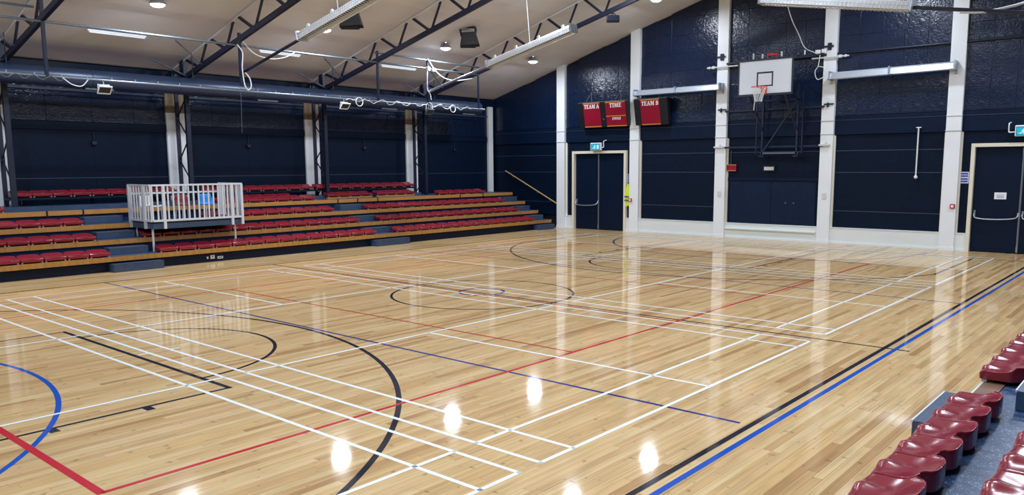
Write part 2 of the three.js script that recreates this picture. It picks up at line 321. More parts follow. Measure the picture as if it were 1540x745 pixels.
// ================================================================ LEFT WALL, other walls
const wallLeft = struct('wall_left', 'dark navy side wall of panels behind the long bleachers', 'wall');
part('wall_backing', boxes(-WALL - 0.3, -WALL - 0.06, -0.2, 5.6, ZE - 0.3, ZN + 0.2), M.wallBack, wallLeft);
{
  const zs = [ZN, 2.65, -1.95, -6.6, -11.4, -15.95, ZE + 0.02];
  for (let i = 0; i < zs.length - 1; i++) {
    const a = zs[i] - 0.02, b = zs[i + 1] + 0.02, n = Math.round((a - b) / 1.16), w = (a - b) / n;
    for (let c = 0; c < n; c++) for (const [y0, y1] of [[3.78, 4.45], [4.46, 5.05]]) {
      const m = part('wall_panel', rbox(0.06, y1 - y0 - 0.006, w - 0.006, 0.004, 0, 0, 0), M.wallUp, wallLeft); m.position.set(-WALL - 0.03, (y0 + y1) / 2, a - (c + 0.5) * w); m.rotation.set(0, rr(-0.004, 0.004), rr(-0.004, 0.004));
    }
    part('beam_cover', boxes(-WALL - 0.06, -WALL + 0.03, 3.56, 3.77, b, a), M.wallBand, wallLeft);
    part('eave_beam', boxes(-WALL - 0.06, -WALL + 0.12, 5.06, 5.34, b, a), M.wallBand, wallLeft);
    part('batten', boxes(-WALL - 0.06, -WALL + 0.05, 4.6, 4.66, b, a), M.bead, wallLeft);
    const nn = 2, ww = (a - b) / nn;
    for (let c = 0; c < nn; c++) { part('wall_sheet', boxes(-WALL - 0.06, -WALL + 0.0, 0, 2.24, a - (c + 1) * ww + 0.003, a - c * ww - 0.003), M.wallLow, wallLeft); part('wall_sheet', boxes(-WALL - 0.06, -WALL + 0.0, 2.25, 3.55, a - (c + 1) * ww + 0.003, a - c * ww - 0.003), M.wallLow, wallLeft); }
    part('bead', boxes(-WALL, -WALL + 0.015, 2.235, 2.255, b, a), M.bead, wallLeft);
    // small hanging hook and drop rod in the middle of the bay
    part('wall_hook', [rod(V(-WALL + 0.03, 3.55, (a + b) / 2), V(-WALL + 0.03, 3.22, (a + b) / 2), 0.012), rbox(0.08, 0.1, 0.14, 0.02, -WALL + 0.05, 3.2, (a + b) / 2)], M.steel, wallLeft);
  }
  for (const z of [2.65, -1.95, -6.6, -11.4, -15.95]) {
    const p = part('pilaster', boxes(-WALL, -WALL + 0.07, 1.0, 4.14, z - 0.3, z + 0.26), M.column, wallLeft, 'white painted pilaster');
    part('pilaster_timber', boxes(-WALL, -WALL + 0.07, 4.14, 5.0, z - 0.3, z + 0.26), M.bareTimber, p, 'bare brown timber above the paint');
    part('pilaster_head', boxes(-WALL, -WALL + 0.1, 5.0, 5.3, z - 0.3, z + 0.26), M.pale, p);
  }
  part('corner_post', boxes(-WALL, -WALL + 0.1, 1.0, 5.25, ZE + 0.12, ZE + 0.4), M.column, wallLeft, 'white corner post');
}
const wallRight = struct('wall_right', 'dark navy side wall behind the near bleachers', 'wall');
part('wall_backing', boxes(WALL + 0.06, WALL + 0.3, -0.2, 5.6, ZE - 0.3, ZN + 0.2), M.wallBack, wallRight);
part('wall_sheet', boxes(WALL, WALL + 0.06, 0, 5.35, ZE, ZN), M.wallLow, wallRight);
for (const z of [2.65, -1.95, -6.6, -11.4, -15.95]) part('pilaster', boxes(WALL - 0.07, WALL, 1.0, 5.0, z - 0.3, z + 0.26), M.column, wallRight);
const wallNear = struct('wall_near', 'dark navy end wall behind the viewer', 'wall');
part('wall_sheet', extr(poly([[-WALL - 0.3, -0.2], [WALL + 0.3, -0.2], [WALL + 0.3, 5.4], [0, 9.3], [-WALL - 0.3, 5.4]]), 0.2), M.wallLow, wallNear).position.z = ZN;
for (const x of COLS) part('column', boxes(x - 0.2, x + 0.2, 0, ceilY(x), ZN - 0.13, ZN), M.column, wallNear);

// ================================================================ CEILING
const ceiling = struct('ceiling', 'pitched taupe sheet ceiling with faint board seams', 'ceiling');
{
  const L = WALL * Math.hypot(1, SLOPE), ang = Math.atan(SLOPE), n = 11, w = L / n, zs = [ZN + 0.1, 2.65, -1.95, -6.6, -11.4, -15.95, ZE - 0.15];
  const geo = {};
  for (const s of [-1, 1]) {
    const back = new THREE.BoxGeometry(L + 0.4, 0.12, ZN - ZE + 0.7); back.rotateZ(-s * ang);
    back.translate(s * WALL / 2 - s * 0.02, (EAVE + ceilY(0)) / 2 + 0.105, (ZN + ZE) / 2); part('roof_deck', clean(back), M.ceilGap, ceiling);
    for (let b = 0; b < zs.length - 1; b++) for (let k = 0; k < n; k++) {
      const d = zs[b] - zs[b + 1], key = d.toFixed(3);
      if (!geo[key]) geo[key] = box(w - 0.007, 0.025, d - 0.007);
      const m = part('ceiling_panel', geo[key], M.ceiling, ceiling), q = (k + 0.5) * w;
      m.position.set(s * (WALL - q * Math.cos(ang)), EAVE + q * Math.sin(ang) + 0.0135, (zs[b] + zs[b + 1]) / 2); m.rotation.z = -s * ang;
    }
  }
}

// ================================================================ ROOF TRUSSES
const botY = (x) => 5.22 + 0.25 * (11.8 - Math.abs(x));
TRUSS_Z.forEach((z, ti) => {
  const names = ['steel roof truss nearest the wall behind the viewer', 'steel roof truss whose post stands by the front bleacher aisle', 'steel roof truss above the aluminium railed stage', 'steel roof truss whose post stands at the second bleacher aisle', 'steel roof truss closest to the scoreboards and end wall'];
  const t = thing('roof_truss', 'dark ' + names[ti], 'truss', [0, 0, z], 'roof trusses');
  for (const s of [-1, 1]) {
    part('bottom_chord', barZ(V(s * 12.2, botY(12.2), 0), V(0, botY(0), 0), 0.13, 0.1), M.steel, t);
    part('top_chord', barZ(V(s * 12.9, ceilY(12.9) - 0.03, 0), V(0, ceilY(0) - 0.05, 0), 0.05, 0.08), M.ceiling, t, 'thin chord against the ceiling');
    // zigzag web
    for (let x = 11.36; x > 0.9; x -= 1.485) {
      const low = V(s * x, botY(x) + 0.03, 0);
      part('web_bar', barZ(V(s * (x + 0.7), ceilY(x + 0.7) - 0.05, 0), low, 0.07, 0.06), M.steel, t);
      part('web_bar', barZ(V(s * (x - 0.1), botY(x - 0.1) + 0.03, 0), V(s * (x - 0.5), ceilY(x - 0.5) - 0.05, 0), 0.05, 0.05), M.steel, t);
    }
    part('web_bar', barZ(V(s * 12.88, ceilY(12.88) - 0.05, 0), V(s * 12.3, 5.16, 0), 0.07, 0.06), M.steel, t);
    part('knee_gusset', boxes(s * 12.27 - 0.09, s * 12.27 + 0.09, 5.1, 5.64, -0.07, 0.07), M.steel, t);
    // lattice post down to the stand
    const xi = s * 12.2, xo = s * 12.82;
    part('post_inner_chord', boxes(xi - 0.05, xi + 0.05, 0.9, 5.5, -0.06, 0.06), M.steel, t);
    part('post_outer_chord', boxes(xo - 0.035, xo + 0.035, 0.9, 5.4, -0.05, 0.05), M.steel, t);
    for (let y = 1.5, j = 0; y < 5; y += 0.62, j++) part('lattice_bar', bar(V(j % 2 ? xi : xo, y, 0), V(j % 2 ? xo : xi, y + 0.62, 0), 0.03), M.steel, t);
    for (const [p, q] of [[V(s * 11.1, botY(11.1), 0.02), V(s * 10.9, ceilY(10.9) - 0.05, 0.85)], [V(s * 12.05, 5.15, 0.02), V(s * 12.2, ceilY(12.2) - 0.03, 1.0)], [V(s * 12.15, 4.6, 0), V(s * 12.2, 4.78, -1.0)]]) part('fly_brace', bar(p, q, 0.03), M.steelPale, t);
  }
});

// ================================================================ CEILING LAMPS
{
  const short = ['lower row above the long bleachers', 'upper row of the bleacher slope', 'upper row of the viewer slope', 'row above the near bleachers'];
  const bay = ['first bay', 'second bay', 'stage bay', 'third bay', 'fourth bay', 'bay before end wall'];
  const body = new THREE.LatheGeometry([[0.02, 0.16], [0.07, 0.16], [0.08, 0.1], [0.15, 0.09], [0.19, 0.02], [0.19, -0.005], [0.175, -0.01], [0.175, 0.0]].map(([x, y]) => new THREE.Vector2(x, y)), 28);
  const disc = new THREE.LatheGeometry([[0.001, -0.075], [0.06, -0.072], [0.12, -0.055], [0.16, -0.025], [0.174, 0.005]].map(([x, y]) => new THREE.Vector2(x, y)), 28);
  LAMP.rows.forEach((x, ri) => LAMP.zs.forEach((z, zi) => {
    const y = ceilY(x) - 0.17;
    const l = thing('ceiling_lamp', `round white LED ceiling lamp, ${bay[zi]}, ${short[ri]}`, 'lamp', [x, y, z], 'LED ceiling lamps');
    part('housing', body, M.lampBody, l); part('diffuser', disc, M.lampGlow, l);
    const a = new THREE.RectAreaLight(LAMP.color, LAMP.power, LAMP.size, LAMP.size); a.position.set(0, -0.085, 0); a.rotation.x = -Math.PI / 2; a.name = 'lamp_light'; l.add(a);
  }));
}
// unlit tube fittings on the slope
for (const [za, zb, w] of [[-3.49, -4.95, 'stage'], [-8.24, -9.66, 'third'], [-12.82, -14.4, 'fourth']]) {
  const x = -10.92, y = ceilY(x) - 0.06, t = thing('tube_light', `unlit white fluorescent tube fitting on the ceiling slope of the ${w} bay`, 'light fitting', [x, y, (za + zb) / 2], 'unlit tube fittings');
  part('tray', rbox(0.12, 0.05, Math.abs(za - zb), 0.015, 0, 0.02, 0), M.whiteMetal, t); part('diffuser', rbox(0.1, 0.05, Math.abs(za - zb) - 0.06, 0.02, 0, -0.02, 0), M.tube, t);
}
// speakers
function speaker(x, z, label) {
  const y = ceilY(x), t = thing('hanging_speaker', label, 'speaker', [x, y, z], 'hanging speakers');
  const s = poly([[-0.2, 0.18], [0.2, 0.18], [0.29, -0.2], [-0.29, -0.2]]);
  const g = extr(s, 0.34, 0.02); g.translate(0, -0.38, -0.17); g.rotateY(0.75); g.rotateZ(0.1);
  part('cabinet', g, M.blackPlastic, t);
  part('bracket', [wire([V(-0.17, -0.28, 0.14), V(-0.19, 0, 0.15), V(0, 0.02, 0), V(0.16, -0.02, -0.15), V(0.15, -0.28, -0.14)], 0.04, 30), rod(V(0, 0.1, 0), V(0, 0, 0), 0.03)], M.blackPlastic, t);
  const f = rbox(0.46, 0.05, 0.3, 0.01, 0, -0.6, 0); f.rotateY(0.75); part('grille', f, M.grille, t);
}
speaker(-7.62, -9.1, 'black wedge speaker hanging behind the nearer mesh guarded heater');
speaker(-7.62, -13.75, 'black wedge speaker hanging beside a lamp clear of the heaters');

// ================================================================ DUCT AND LIGHTING RIG
{
  const d = thing('air_duct', 'long dark round air duct running above the bleachers', 'duct', [-11.5, 4.8, 0]);
  const g = new THREE.CylinderGeometry(0.24, 0.24, 18.2 + 7.5, 28); g.rotateX(Math.PI / 2); g.translate(0, 0, (7.5 - 18.2) / 2); part('duct_tube', clean(g), M.duct, d);
  for (let z = 5.5; z > -18; z -= 2.3) { const r = new THREE.TorusGeometry(0.243, 0.012, 6, 28); r.translate(0, 0, z); part('joint_band', clean(r), M.duct, d); }
  for (const z of [0.9, -3.9, -8.8, -13.6, -17.6]) part('outlet_plate', rbox(0.16, 0.05, 0.7, 0.01, 0.0, -0.25, z), M.steelPale, d);
  for (const z of TRUSS_Z) part('hanger_strap', [bar(V(0, 0.2, z + 0.12), V(0, 0.95, z + 0.12), 0.02)], M.steel, d);

  const r = thing('lighting_rig', 'hung pipework rail with upright drops in front of the round duct', 'rig', [-9.33, 0, 0]);
  part('lower_pipe', rod(V(0, 4.58, 7), V(0, 4.56, -16.25), 0.03, 10), M.pipe, r);
  part('upper_pipe', rod(V(0, 5.77, 7), V(0, 5.77, -15.95), 0.028, 10), M.pipe, r);
  part('top_pipe', rod(V(0, 6.06, 7), V(0, 6.06, -1.8), 0.028, 10), M.steelPale, r);
  part('top_pipe', rod(V(0, 6.06, -11.3), V(0, 6.02, -16.0), 0.028, 10), M.pipe, r);
  for (const [z, y0, y1, w] of [[2.65, 4.56, 6.3, 0.06], [-1.95, 4.56, 6.55, 0.07], [-6.72, 4.7, 6.1, 0.07], [-11.4, 4.56, 6.12, 0.06], [-13.52, 4.45, 6.1, 0.06], [-15.95, 4.55, 5.95, 0.05]]) part('drop_post', boxes(-w / 2, w / 2, y0, y1, z - w / 2, z + w / 2), M.steel, r);
  for (let z = 6; z > -16; z -= 0.55) part('pipe_clip', box(0.02, 0.09, 0.02, 0, 4.6, z), M.galv, r);
  // white cables looped over the rail
  const c1 = []; for (let i = 0; i <= 60; i++) { const z = -10.1 - i * 0.09; c1.push(V(0.05 + 0.03 * Math.sin(i * 1.9), 4.56 + 0.05 * Math.sin(i * 0.9) - (i % 9 < 4 ? 0.03 : 0), z)); }
  part('cable', wire(c1, 0.009, 240), M.cable, r, 'white cable wound along the rail');
  const coil = (z, R) => { const p = []; for (let i = 0; i <= 40; i++) { const a = i / 40 * Math.PI * 4; p.push(V(0.06 + 0.02 * i / 40, 4.5 + R * Math.sin(a), z + R * Math.cos(a))); } return wire(p, 0.011, 90); };
  part('cable_coil', coil(-10.6, 0.13), M.cable, r); part('cable_coil', coil(-13.5, 0.14), M.cable, r); part('cable_coil', coil(-14.6, 0.12), M.cable, r);
  const c2 = []; for (let i = 0; i <= 40; i++) { const z = 0.2 - i * 0.062; c2.push(V(0.05, 4.53 + 0.045 * Math.sin(i * 1.1), z)); } part('cable', wire(c2, 0.009, 160), M.steelPale, r);
  part('cable', wire([V(0.05, 4.56, -2.25), V(0.05, 4.42, -2.45), V(0.05, 4.4, -2.65), V(0.05, 4.56, -2.8)], 0.012), M.cable, r);
  part('cable', wire([V(0.06, 6.05, -13.5), V(0.05, 5.7, -13.85), V(0.05, 5.52, -14.2), V(0.05, 5.46, -14.7), V(0.05, 5.6, -15.6)], 0.02), M.cable, r, 'thick white hose sagging to the truss');
  part('cable', wire([V(0.06, 5.72, -13.45), V(0.1, 5.4, -13.4), V(0.06, 5.05, -13.45), V(0.06, 4.95, -13.55), V(0.06, 4.75, -13.6)], 0.016), M.cable, r);
  part('junction_box', [rbox(0.12, 0.14, 0.12, 0.02, 0.05, 5.75, -13.5), rbox(0.1, 0.12, 0.12, 0.02, 0.05, 5.74, -13.75)], M.cable, r);
  part('cable', wire([V(0.05, 5.8, -6.6), V(0.08, 5.6, -6.74), V(0.08, 5.2, -6.72), V(0.08, 4.9, -6.74), V(0.08, 4.7, -6.78), V(0.08, 4.6, -6.86), V(0.08, 4.68, -6.95), V(0.08, 4.9, -6.93), V(0.08, 5.06, -6.8)], 0.016, 70), M.cable, r, 'white cable loop on the drop post');
  part('cable', wire([V(0.05, 5.95, -6.72), V(0.05, 5.6, -7.1), V(0.05, 5.5, -7.6), V(0.05, 5.6, -8.1), V(0.05, 5.77, -8.4)], 0.016, 40), M.cable, r);
  part('rope', rod(V(0.02, 4.7, -6.68), V(0.02, 3.45, -6.65), 0.006), M.steelPale, r);
}
function flood(z, label, dark) {
  const t = thing('floodlight', label, 'floodlight', [-9.33, 4.55, z], 'stage floodlights');
  part('yoke', [wire([V(0.02, 0, 0), V(0.03, -0.08, 0.0)], 0.014), wire([V(0.03, -0.08, 0.13), V(0.03, -0.09, 0), V(0.03, -0.08, -0.13)], 0.012), wire([V(0.03, -0.08, 0.13), V(0.06, -0.22, 0.14)], 0.012), wire([V(0.03, -0.08, -0.13), V(0.06, -0.22, -0.14)], 0.012)], M.galv, t);
  const tilt = (g) => { g.rotateZ(-0.75); g.translate(0.07, -0.2, 0); return g; };
  part('housing', tilt(rbox(0.1, 0.17, 0.25, 0.02, -0.05, 0, 0)), dark ? M.blackPlastic : M.lampBody, t);
  part('bezel', [tilt(box(0.03, 0.025, 0.3, 0.012, 0.1, 0)), tilt(box(0.03, 0.025, 0.3, 0.012, -0.1, 0)), tilt(box(0.03, 0.19, 0.02, 0.012, 0, 0.14)), tilt(box(0.03, 0.19, 0.02, 0.012, 0, -0.14))], dark ? M.steelPale : M.whiteMetal, t);
  part('front_glass', tilt(box(0.01, 0.18, 0.26, 0.008, 0, 0)), M.blackPlastic, t);
}
flood(-3.14, 'small silver floodlight clamped to the rail before the stage bay'); flood(-10.05, 'small white hooded floodlight clamped to the rail by a cable coil'); flood(-13.5, 'small dark floodlight under the coiled cable on the drop post', true);

// ================================================================ RADIANT HEATERS
function heater(name, p, q, label, opt = {}) {   // p -> q the guarded body, both in one plane of z
  const t = thing(name, label, 'heater', [p.x, p.y, p.z], 'radiant tube heaters');
  const d = q.clone().sub(p), L = d.length(), a = Math.atan2(d.y, d.x), rot = (g) => { g.rotateZ(a); return clean(g); };
  const h = opt.h || 0.19;
  const hood = poly([[-0.15, 0], [-0.09, h * 0.8], [-0.04, h], [0.04, h], [0.09, h * 0.8], [0.15, 0], [0.135, 0], [0.08, h * 0.75], [0.035, h - 0.015], [-0.035, h - 0.015], [-0.08, h * 0.75], [-0.135, 0]]);
  const hg = new THREE.ExtrudeGeometry(hood, { depth: L, bevelEnabled: false }); hg.rotateY(Math.PI / 2); part('reflector', rot(hg), opt.mat || M.whiteMetal, t);
  part('radiant_tube', rot(rod(V(0.02, 0.05, 0), V(L - 0.02, 0.05, 0), 0.04, 10)), M.steelPale, t);
  if (opt.guard) {
    const gg = []; for (let x = 0; x <= L; x += 0.085) gg.push(wire([V(x, 0.0, -0.17), V(x, h * 0.85, -0.13), V(x, h + 0.03, 0), V(x, h * 0.85, 0.13), V(x, 0, 0.17), V(x, -0.04, 0)], 0.007, 12, true));
    for (const [y, z] of [[0, 0.17], [h * 0.85, 0.13], [h + 0.03, 0], [h * 0.45, 0.15], [0, -0.17]]) gg.push(rod(V(0, y, z), V(L, y, z), 0.008, 5));
    part('wire_guard', rot(mergeGeometries(gg)), M.mesh, t, 'pale wire mesh guard');
    for (const f of [0.08, 0.35, 0.62, 0.9]) part('guard_clip', rot(rbox(0.08, 0.1, 0.06, 0.01, L * f, h + 0.07, 0)), M.whiteMetal, t);
  }
  for (const x of [-0.02, L + 0.02]) part('end_cap', rot(rbox(0.05, h + 0.06, 0.34, 0.01, x, h / 2, 0)), M.galv, t);
  if (!opt.guard) part('clamp', rot(rbox(0.06, h + 0.05, 0.33, 0.01, L / 2, h / 2, 0)), M.galv, t);
  for (const [x0, x1, mat] of opt.pipes || []) part('feed_pipe', rot(rod(V(x0, 0.06, 0), V(x1, 0.06, 0), 0.04, 10)), mat, t, 'feed pipe');
  for (const f of opt.wires || []) { const x = p.x + d.x * f, y = p.y + d.y * f; part('suspension_wire', rod(V(d.x * f, d.y * f + h, 0), V(d.x * f - 0.15, ceilY(x - 0.15) - p.y, 0), 0.012, 6), M.whiteMetal, t); }
  return t;
}
heater('radiant_heater', V(-6.65, 5.66, -6.9), V(-3.0, 6.46, -6.9), 'mesh guarded radiant heater hanging nearest the railed stage', { guard: true, pipes: [[-2.85, 0, M.steel]], wires: [0.4, 0.9] });
heater('radiant_heater', V(-6.5, 5.58, -13.55), V(-3.25, 6.3, -13.55), 'white radiant heater hanging beside a lamp near the scoreboards', { guard: true, pipes: [[-2.95, 0, M.galv]], wires: [0.5] });
heater('radiant_heater', V(2.4, 6.34, -13.55), V(5.75, 5.76, -13.55), 'mesh guarded radiant heater hanging in front of the backboard bay columns', { guard: true, pipes: [[3.36, 7.2, M.steel]], wires: [0.5] });
heater('radiant_heater', V(-5.52, 5.08, ZE + 0.3), V(-2.12, 5.1, ZE + 0.3), 'long white wall heater just above the TEAM B scoreboard', { h: 0.19, mat: M.heaterGrey });
heater('radiant_heater', V(1.66, 5.16, ZE + 0.3), V(5.14, 5.2, ZE + 0.3), 'long white wall heater to the viewer side of the backboard', { h: 0.21, mat: M.heaterGrey });
for (const [x, y] of [[-5.6, 5.12], [-2.1, 5.12], [1.6, 5.18], [5.15, 5.22]]) part('heater_bracket', [boxes(x - 0.03, x + 0.03, y - 0.15, y + 0.2, ZE + 0.12, ZE + 0.16), boxes(x - 0.03, x + 0.03, y - 0.04, y, ZE + 0.12, ZE + 0.4)], M.galv, wallFar);
single('suspended_hose', 'pale ribbed hose looping from the truss to a heater pipe', 'hose', wire([V(9.2, 6.35, -14.6), V(8.6, 6.15, -14.2), V(8.0, 5.72, -13.7), V(7.2, 5.56, -13.55), V(6.7, 5.6, -13.55)], 0.03, 60), M.pale);
// projector
{
  const t = thing('projector', 'small dark projector hanging under the truss by the end wall', 'projector', [-3.5, 7.24, -15.9]);
  part('body', (() => { const g = rbox(0.4, 0.18, 0.32, 0.03, 0, -0.24, 0); g.rotateY(0.6); return g; })(), M.steel, t); part('mount', [rod(V(0, 0.05, 0), V(0, -0.16, 0), 0.02), wire([V(-0.12, -0.15, 0), V(0, -0.06, 0), V(0.12, -0.15, 0)], 0.012)], M.blackPlastic, t);
}

// ================================================================ BASKETBALL GOAL
{
  const t = thing('basketball_goal', 'white basketball backboard with orange ring on a wall frame', 'basketball goal', [0.02, 0, -19.2]);
  const bb = part('backboard', rbox(1.72, 1.02, 0.03, 0.005, 0, 5.26, 0), M.board, t);
  part('border', [boxes(-0.9, 0.9, 5.77, 5.83, -0.03, 0.025), boxes(-0.9, 0.9, 4.69, 4.75, -0.03, 0.025), boxes(-0.9, -0.86, 4.75, 5.77, -0.03, 0.025), boxes(0.86, 0.9, 4.75, 5.77, -0.03, 0.025)], M.boardFrame, bb, 'dark padded border');
  part('target_square', [boxes(-0.27, 0.27, 5.37, 5.42, 0.015, 0.018), boxes(-0.27, 0.27, 4.97, 5.01, 0.015, 0.018), boxes(-0.27, -0.225, 5.0, 5.38, 0.015, 0.018), boxes(0.225, 0.27, 5.0, 5.38, 0.015, 0.018)], M.boardFrame, bb);
  const ring = new THREE.TorusGeometry(0.225, 0.012, 8, 36); ring.rotateX(Math.PI / 2); ring.translate(-0.02, 4.93, 0.4);
  const br = extr(poly([[-0.11, 0], [0.11, 0], [0.09, -0.22], [-0.09, -0.22]]), 0.02); br.translate(-0.02, 4.95, 0.02);
  const rim = part('ring', [clean(ring), br, boxes(-0.09, 0.05, 4.9, 4.925, 0.02, 0.2)], M.rim, t, 'orange ring with bracket plate');
  const ng = []; const lv = [[0.225, 4.92], [0.19, 4.8], [0.15, 4.68], [0.12, 4.56], [0.115, 4.48]];
  for (let i = 0; i < 12; i++) for (let k = 0; k < 4; k++) for (const dd of [-0.5, 0.5]) { const a0 = (i + (k % 2) * 0.5) / 12 * 2 * Math.PI, a1 = (i + (k % 2) * 0.5 + dd) / 12 * 2 * Math.PI; ng.push(rod(V(-0.02 + lv[k][0] * Math.cos(a0), lv[k][1], 0.4 + lv[k][0] * Math.sin(a0)), V(-0.02 + lv[k + 1][0] * Math.cos(a1), lv[k + 1][1], 0.4 + lv[k + 1][0] * Math.sin(a1)), 0.006, 4)); }
  ng.push(rod(V(-0.13, 4.5, 0.42), V(-0.15, 4.22, 0.42), 0.012, 5)); part('net', ng, M.net, rim, 'white cord net');
  // frame behind and below
  const zb = ZE + 19.2 + 0.22;   // wall side
  part('upright', [boxes(-0.62, -0.56, 2.85, 5.2, zb, zb + 0.06)], M.steel, t); part('upright', [boxes(0.56, 0.62, 2.85, 5.2, zb, zb + 0.06)], M.steel, t);
  part('upright', [boxes(-0.78, -0.74, 2.9, 5.0, zb + 0.1, zb + 0.14)], M.steel, t); part('upright', [boxes(0.72, 0.76, 2.9, 4.9, zb - 0.05, zb)], M.steel, t);
  part('crossbar', boxes(-0.64, 0.64, 2.88, 2.94, zb, zb + 0.06), M.steelPale, t); part('crossbar', boxes(-0.64, 0.64, 4.6, 4.65, zb, zb + 0.06), M.steel, t);
  part('diagonal', bar(V(-0.58, 2.92, zb + 0.03), V(0.58, 4.6, zb + 0.03), 0.05), M.steel, t);
  for (const x of [-0.58, 0.58]) { part('arm', bar(V(x, 5.15, zb), V(x, 5.2, -0.03), 0.06), M.steel, t); part('arm', bar(V(x, 3.6, zb), V(x, 4.85, -0.03), 0.045), M.steel, t); part('foot_plate', boxes(x - 0.09, x + 0.09, 2.78, 2.83, zb - 0.02, zb + 0.12), M.steel, t); }
  for (const [y, z] of [[5.95, 0.0], [4.35, 0.0], [3.12, 0]]) part('wall_rail', boxes(-2.0, 1.4, y - 0.03, y + 0.03, zb - 0.1 + z, zb - 0.03 + z), M.steel, t);
  part('shot_clock_bracket', [rbox(0.34, 0.08, 0.08, 0.02, 0.2, 5.93, -0.02), boxes(0.04, 0.08, 5.82, 5.93, -0.05, 0), boxes(0.32, 0.36, 5.82, 5.93, -0.05, 0)], M.redBox, t, 'red bracket on top of the board');
  part('bulb_holder', [rbox(0.04, 0.2, 0.04, 0.01, -0.42, 5.92, -0.03), rbox(0.05, 0.16, 0.05, 0.02, -0.12, 5.9, -0.03), rbox(0.05, 0.16, 0.05, 0.02, 0.5, 5.92, -0.03)], M.pale, t);
}
// clamps and plates on the columns either side
for (const x of [-2.15, 1.53]) {
  part('rail_clamp', [rbox(0.12, 0.22, 0.05, 0.01, x - 0.02, 6.2, ZE + 0.15), boxes(x - 0.22, x + 0.1, 6.18, 6.23, ZE + 0.13, ZE + 0.17)], M.steel, wallFar);
  part('rail_clamp', [boxes(x - 0.12, x + 0.18, 4.4, 4.44, ZE + 0.13, ZE + 0.17), rbox(0.06, 0.14, 0.05, 0.01, x, 4.4, ZE + 0.15)], M.steel, wallFar);
  part('shelf_plate', [rbox(0.34, 0.06, 0.1, 0.01, x - 0.05, 3.14, ZE + 0.17), rbox(0.05, 0.06, 0.05, 0.01, x, 3.2, ZE + 0.17)], M.pale, wallFar);
  part('switch_plate', rbox(0.13, 0.18, 0.02, 0.005, x, 1.52, ZE + 0.14), M.pale, wallFar);
  part('rail_end', [rod(V(x - 0.55, 5.86, ZE + 0.2), V(x + 0.6, 5.86, ZE + 0.2), 0.025), rbox(0.12, 0.1, 0.1, 0.03, x + (x < 0 ? -0.3 : 0.34), 5.86, ZE + 0.2), rbox(0.08, 0.09, 0.09, 0.03, x + (x < 0 ? -0.45 : 0.5), 5.86, ZE + 0.2)], M.pale, wallFar);
}
{
  const t = thing('power_cable', 'white cable with sockets drooping beside the backboard', 'cable', [0, 0, ZE + 0.25]);
  part('cord', wire([V(0.55, 7.6, 1.2), V(0.62, 7.0, 0.8), V(0.66, 6.6, 0.3), V(0.8, 6.2, 0.1), V(1.05, 6.05, 0), V(1.2, 5.98, 0)], 0.014, 50), M.cable, t);
  part('loop', wire([V(1.25, 5.95, 0), V(1.2, 5.6, 0), V(1.12, 5.45, 0.02), V(1.2, 5.2, 0), V(1.42, 5.3, 0), V(1.38, 5.55, 0), V(1.2, 5.6, 0.03)], 0.014, 50), M.cable, t);
  part('socket_box', [rbox(0.16, 0.12, 0.08, 0.02, 1.18, 6.05, 0), rbox(0.14, 0.12, 0.08, 0.02, 1.37, 6.06, 0), rbox(0.04, 0.14, 0.04, 0.01, 0.8, 6.06, 0.1), rbox(0.04, 0.16, 0.04, 0.01, 1.4, 5.1, 0)], M.cable, t);
}

// ================================================================ SCOREBOARDS, SIGNS
const serif = await new FontLoader().loadAsync('fonts/droid/droid_serif_bold.typeface.json');
function text(str, size, x, y, z, shear = 0, fit = 0) { const g = new TextGeometry(str, { font: serif, size, depth: 0.006, curveSegments: 3 }); g.computeBoundingBox(); const b = g.boundingBox; g.translate(-(b.min.x + b.max.x) / 2, 0, 0); if (fit) g.scale(fit / (b.max.x - b.min.x), 1, 1); if (shear) g.applyMatrix4(new THREE.Matrix4().set(1, shear, 0, 0, 0, 1, 0, 0, 0, 0, 1, 0, 0, 0, 0, 1)); g.translate(x, y, z); return clean(g); }
function score(label, x0, x1, panels) {
  const y0 = 3.98, y1 = 4.93, t = thing('scoreboard', label, 'scoreboard', [0, y1, ZE + 0.46], 'hanging scoreboards'), H = y1 - y0;
  part('case', rbox(x1 - x0, H, 0.2, 0.012, (x0 + x1) / 2, -H / 2, -0.1), M.blackPlastic, t);
  part('top_edge', boxes(x0, x1, 0.0, 0.012, -0.2, 0.01), M.steelPale, t);
  for (const [a, b, words] of panels) {
    const p = part('panel', boxes(a, b, -H + 0.03, -0.02, 0, 0.012), M.maroon, t, 'dark red display panel');
    part('amber_strip', [boxes(a, b, -0.045, -0.005, 0.012, 0.02), boxes(a, b, -H + 0.01, -H + 0.045, 0.012, 0.02), ...(words.length > 1 ? [boxes(a, b, -0.56, -0.53, 0.012, 0.02)] : [])], M.amber, p);
    words.forEach(([s, size, y]) => part('lettering', text(s, size, (a + b) / 2, y, 0.012, s === 'FOULS' ? 0.2 : 0.12, (b - a) * (s === 'FOULS' ? 0.42 : s === 'TIME' ? 0.6 : 0.9)), M.letter, p, 'white slanted lettering ' + s));
  }
  for (const x of [x0 + (x1 - x0) * 0.2, x0 + (x1 - x0) * 0.8]) part('hanging_wire', [rod(V(x - 0.1, 0, -0.05), V(x + 0.06, 0.35, -0.3), 0.008), rod(V(x + 0.12, 0, -0.15), V(x + 0.06, 0.35, -0.3), 0.008)], M.steelPale, t);
  t.rotation.x = 0.2;
  return t;
}
{
  const s = score('wide scoreboard with TEAM A and TIME panels over the double door', -8.12, -5.86, [[-7.86, -7.08, [['TEAM A', 0.15, -0.22]]], [-6.82, -5.92, [['TIME', 0.155, -0.22], ['FOULS', 0.095, -0.69]]]]);
  part('blue_light', rbox(0.06, 0.06, 0.02, 0.01, -6.96, -0.66, 0.008), M.paperBlue, s);
}
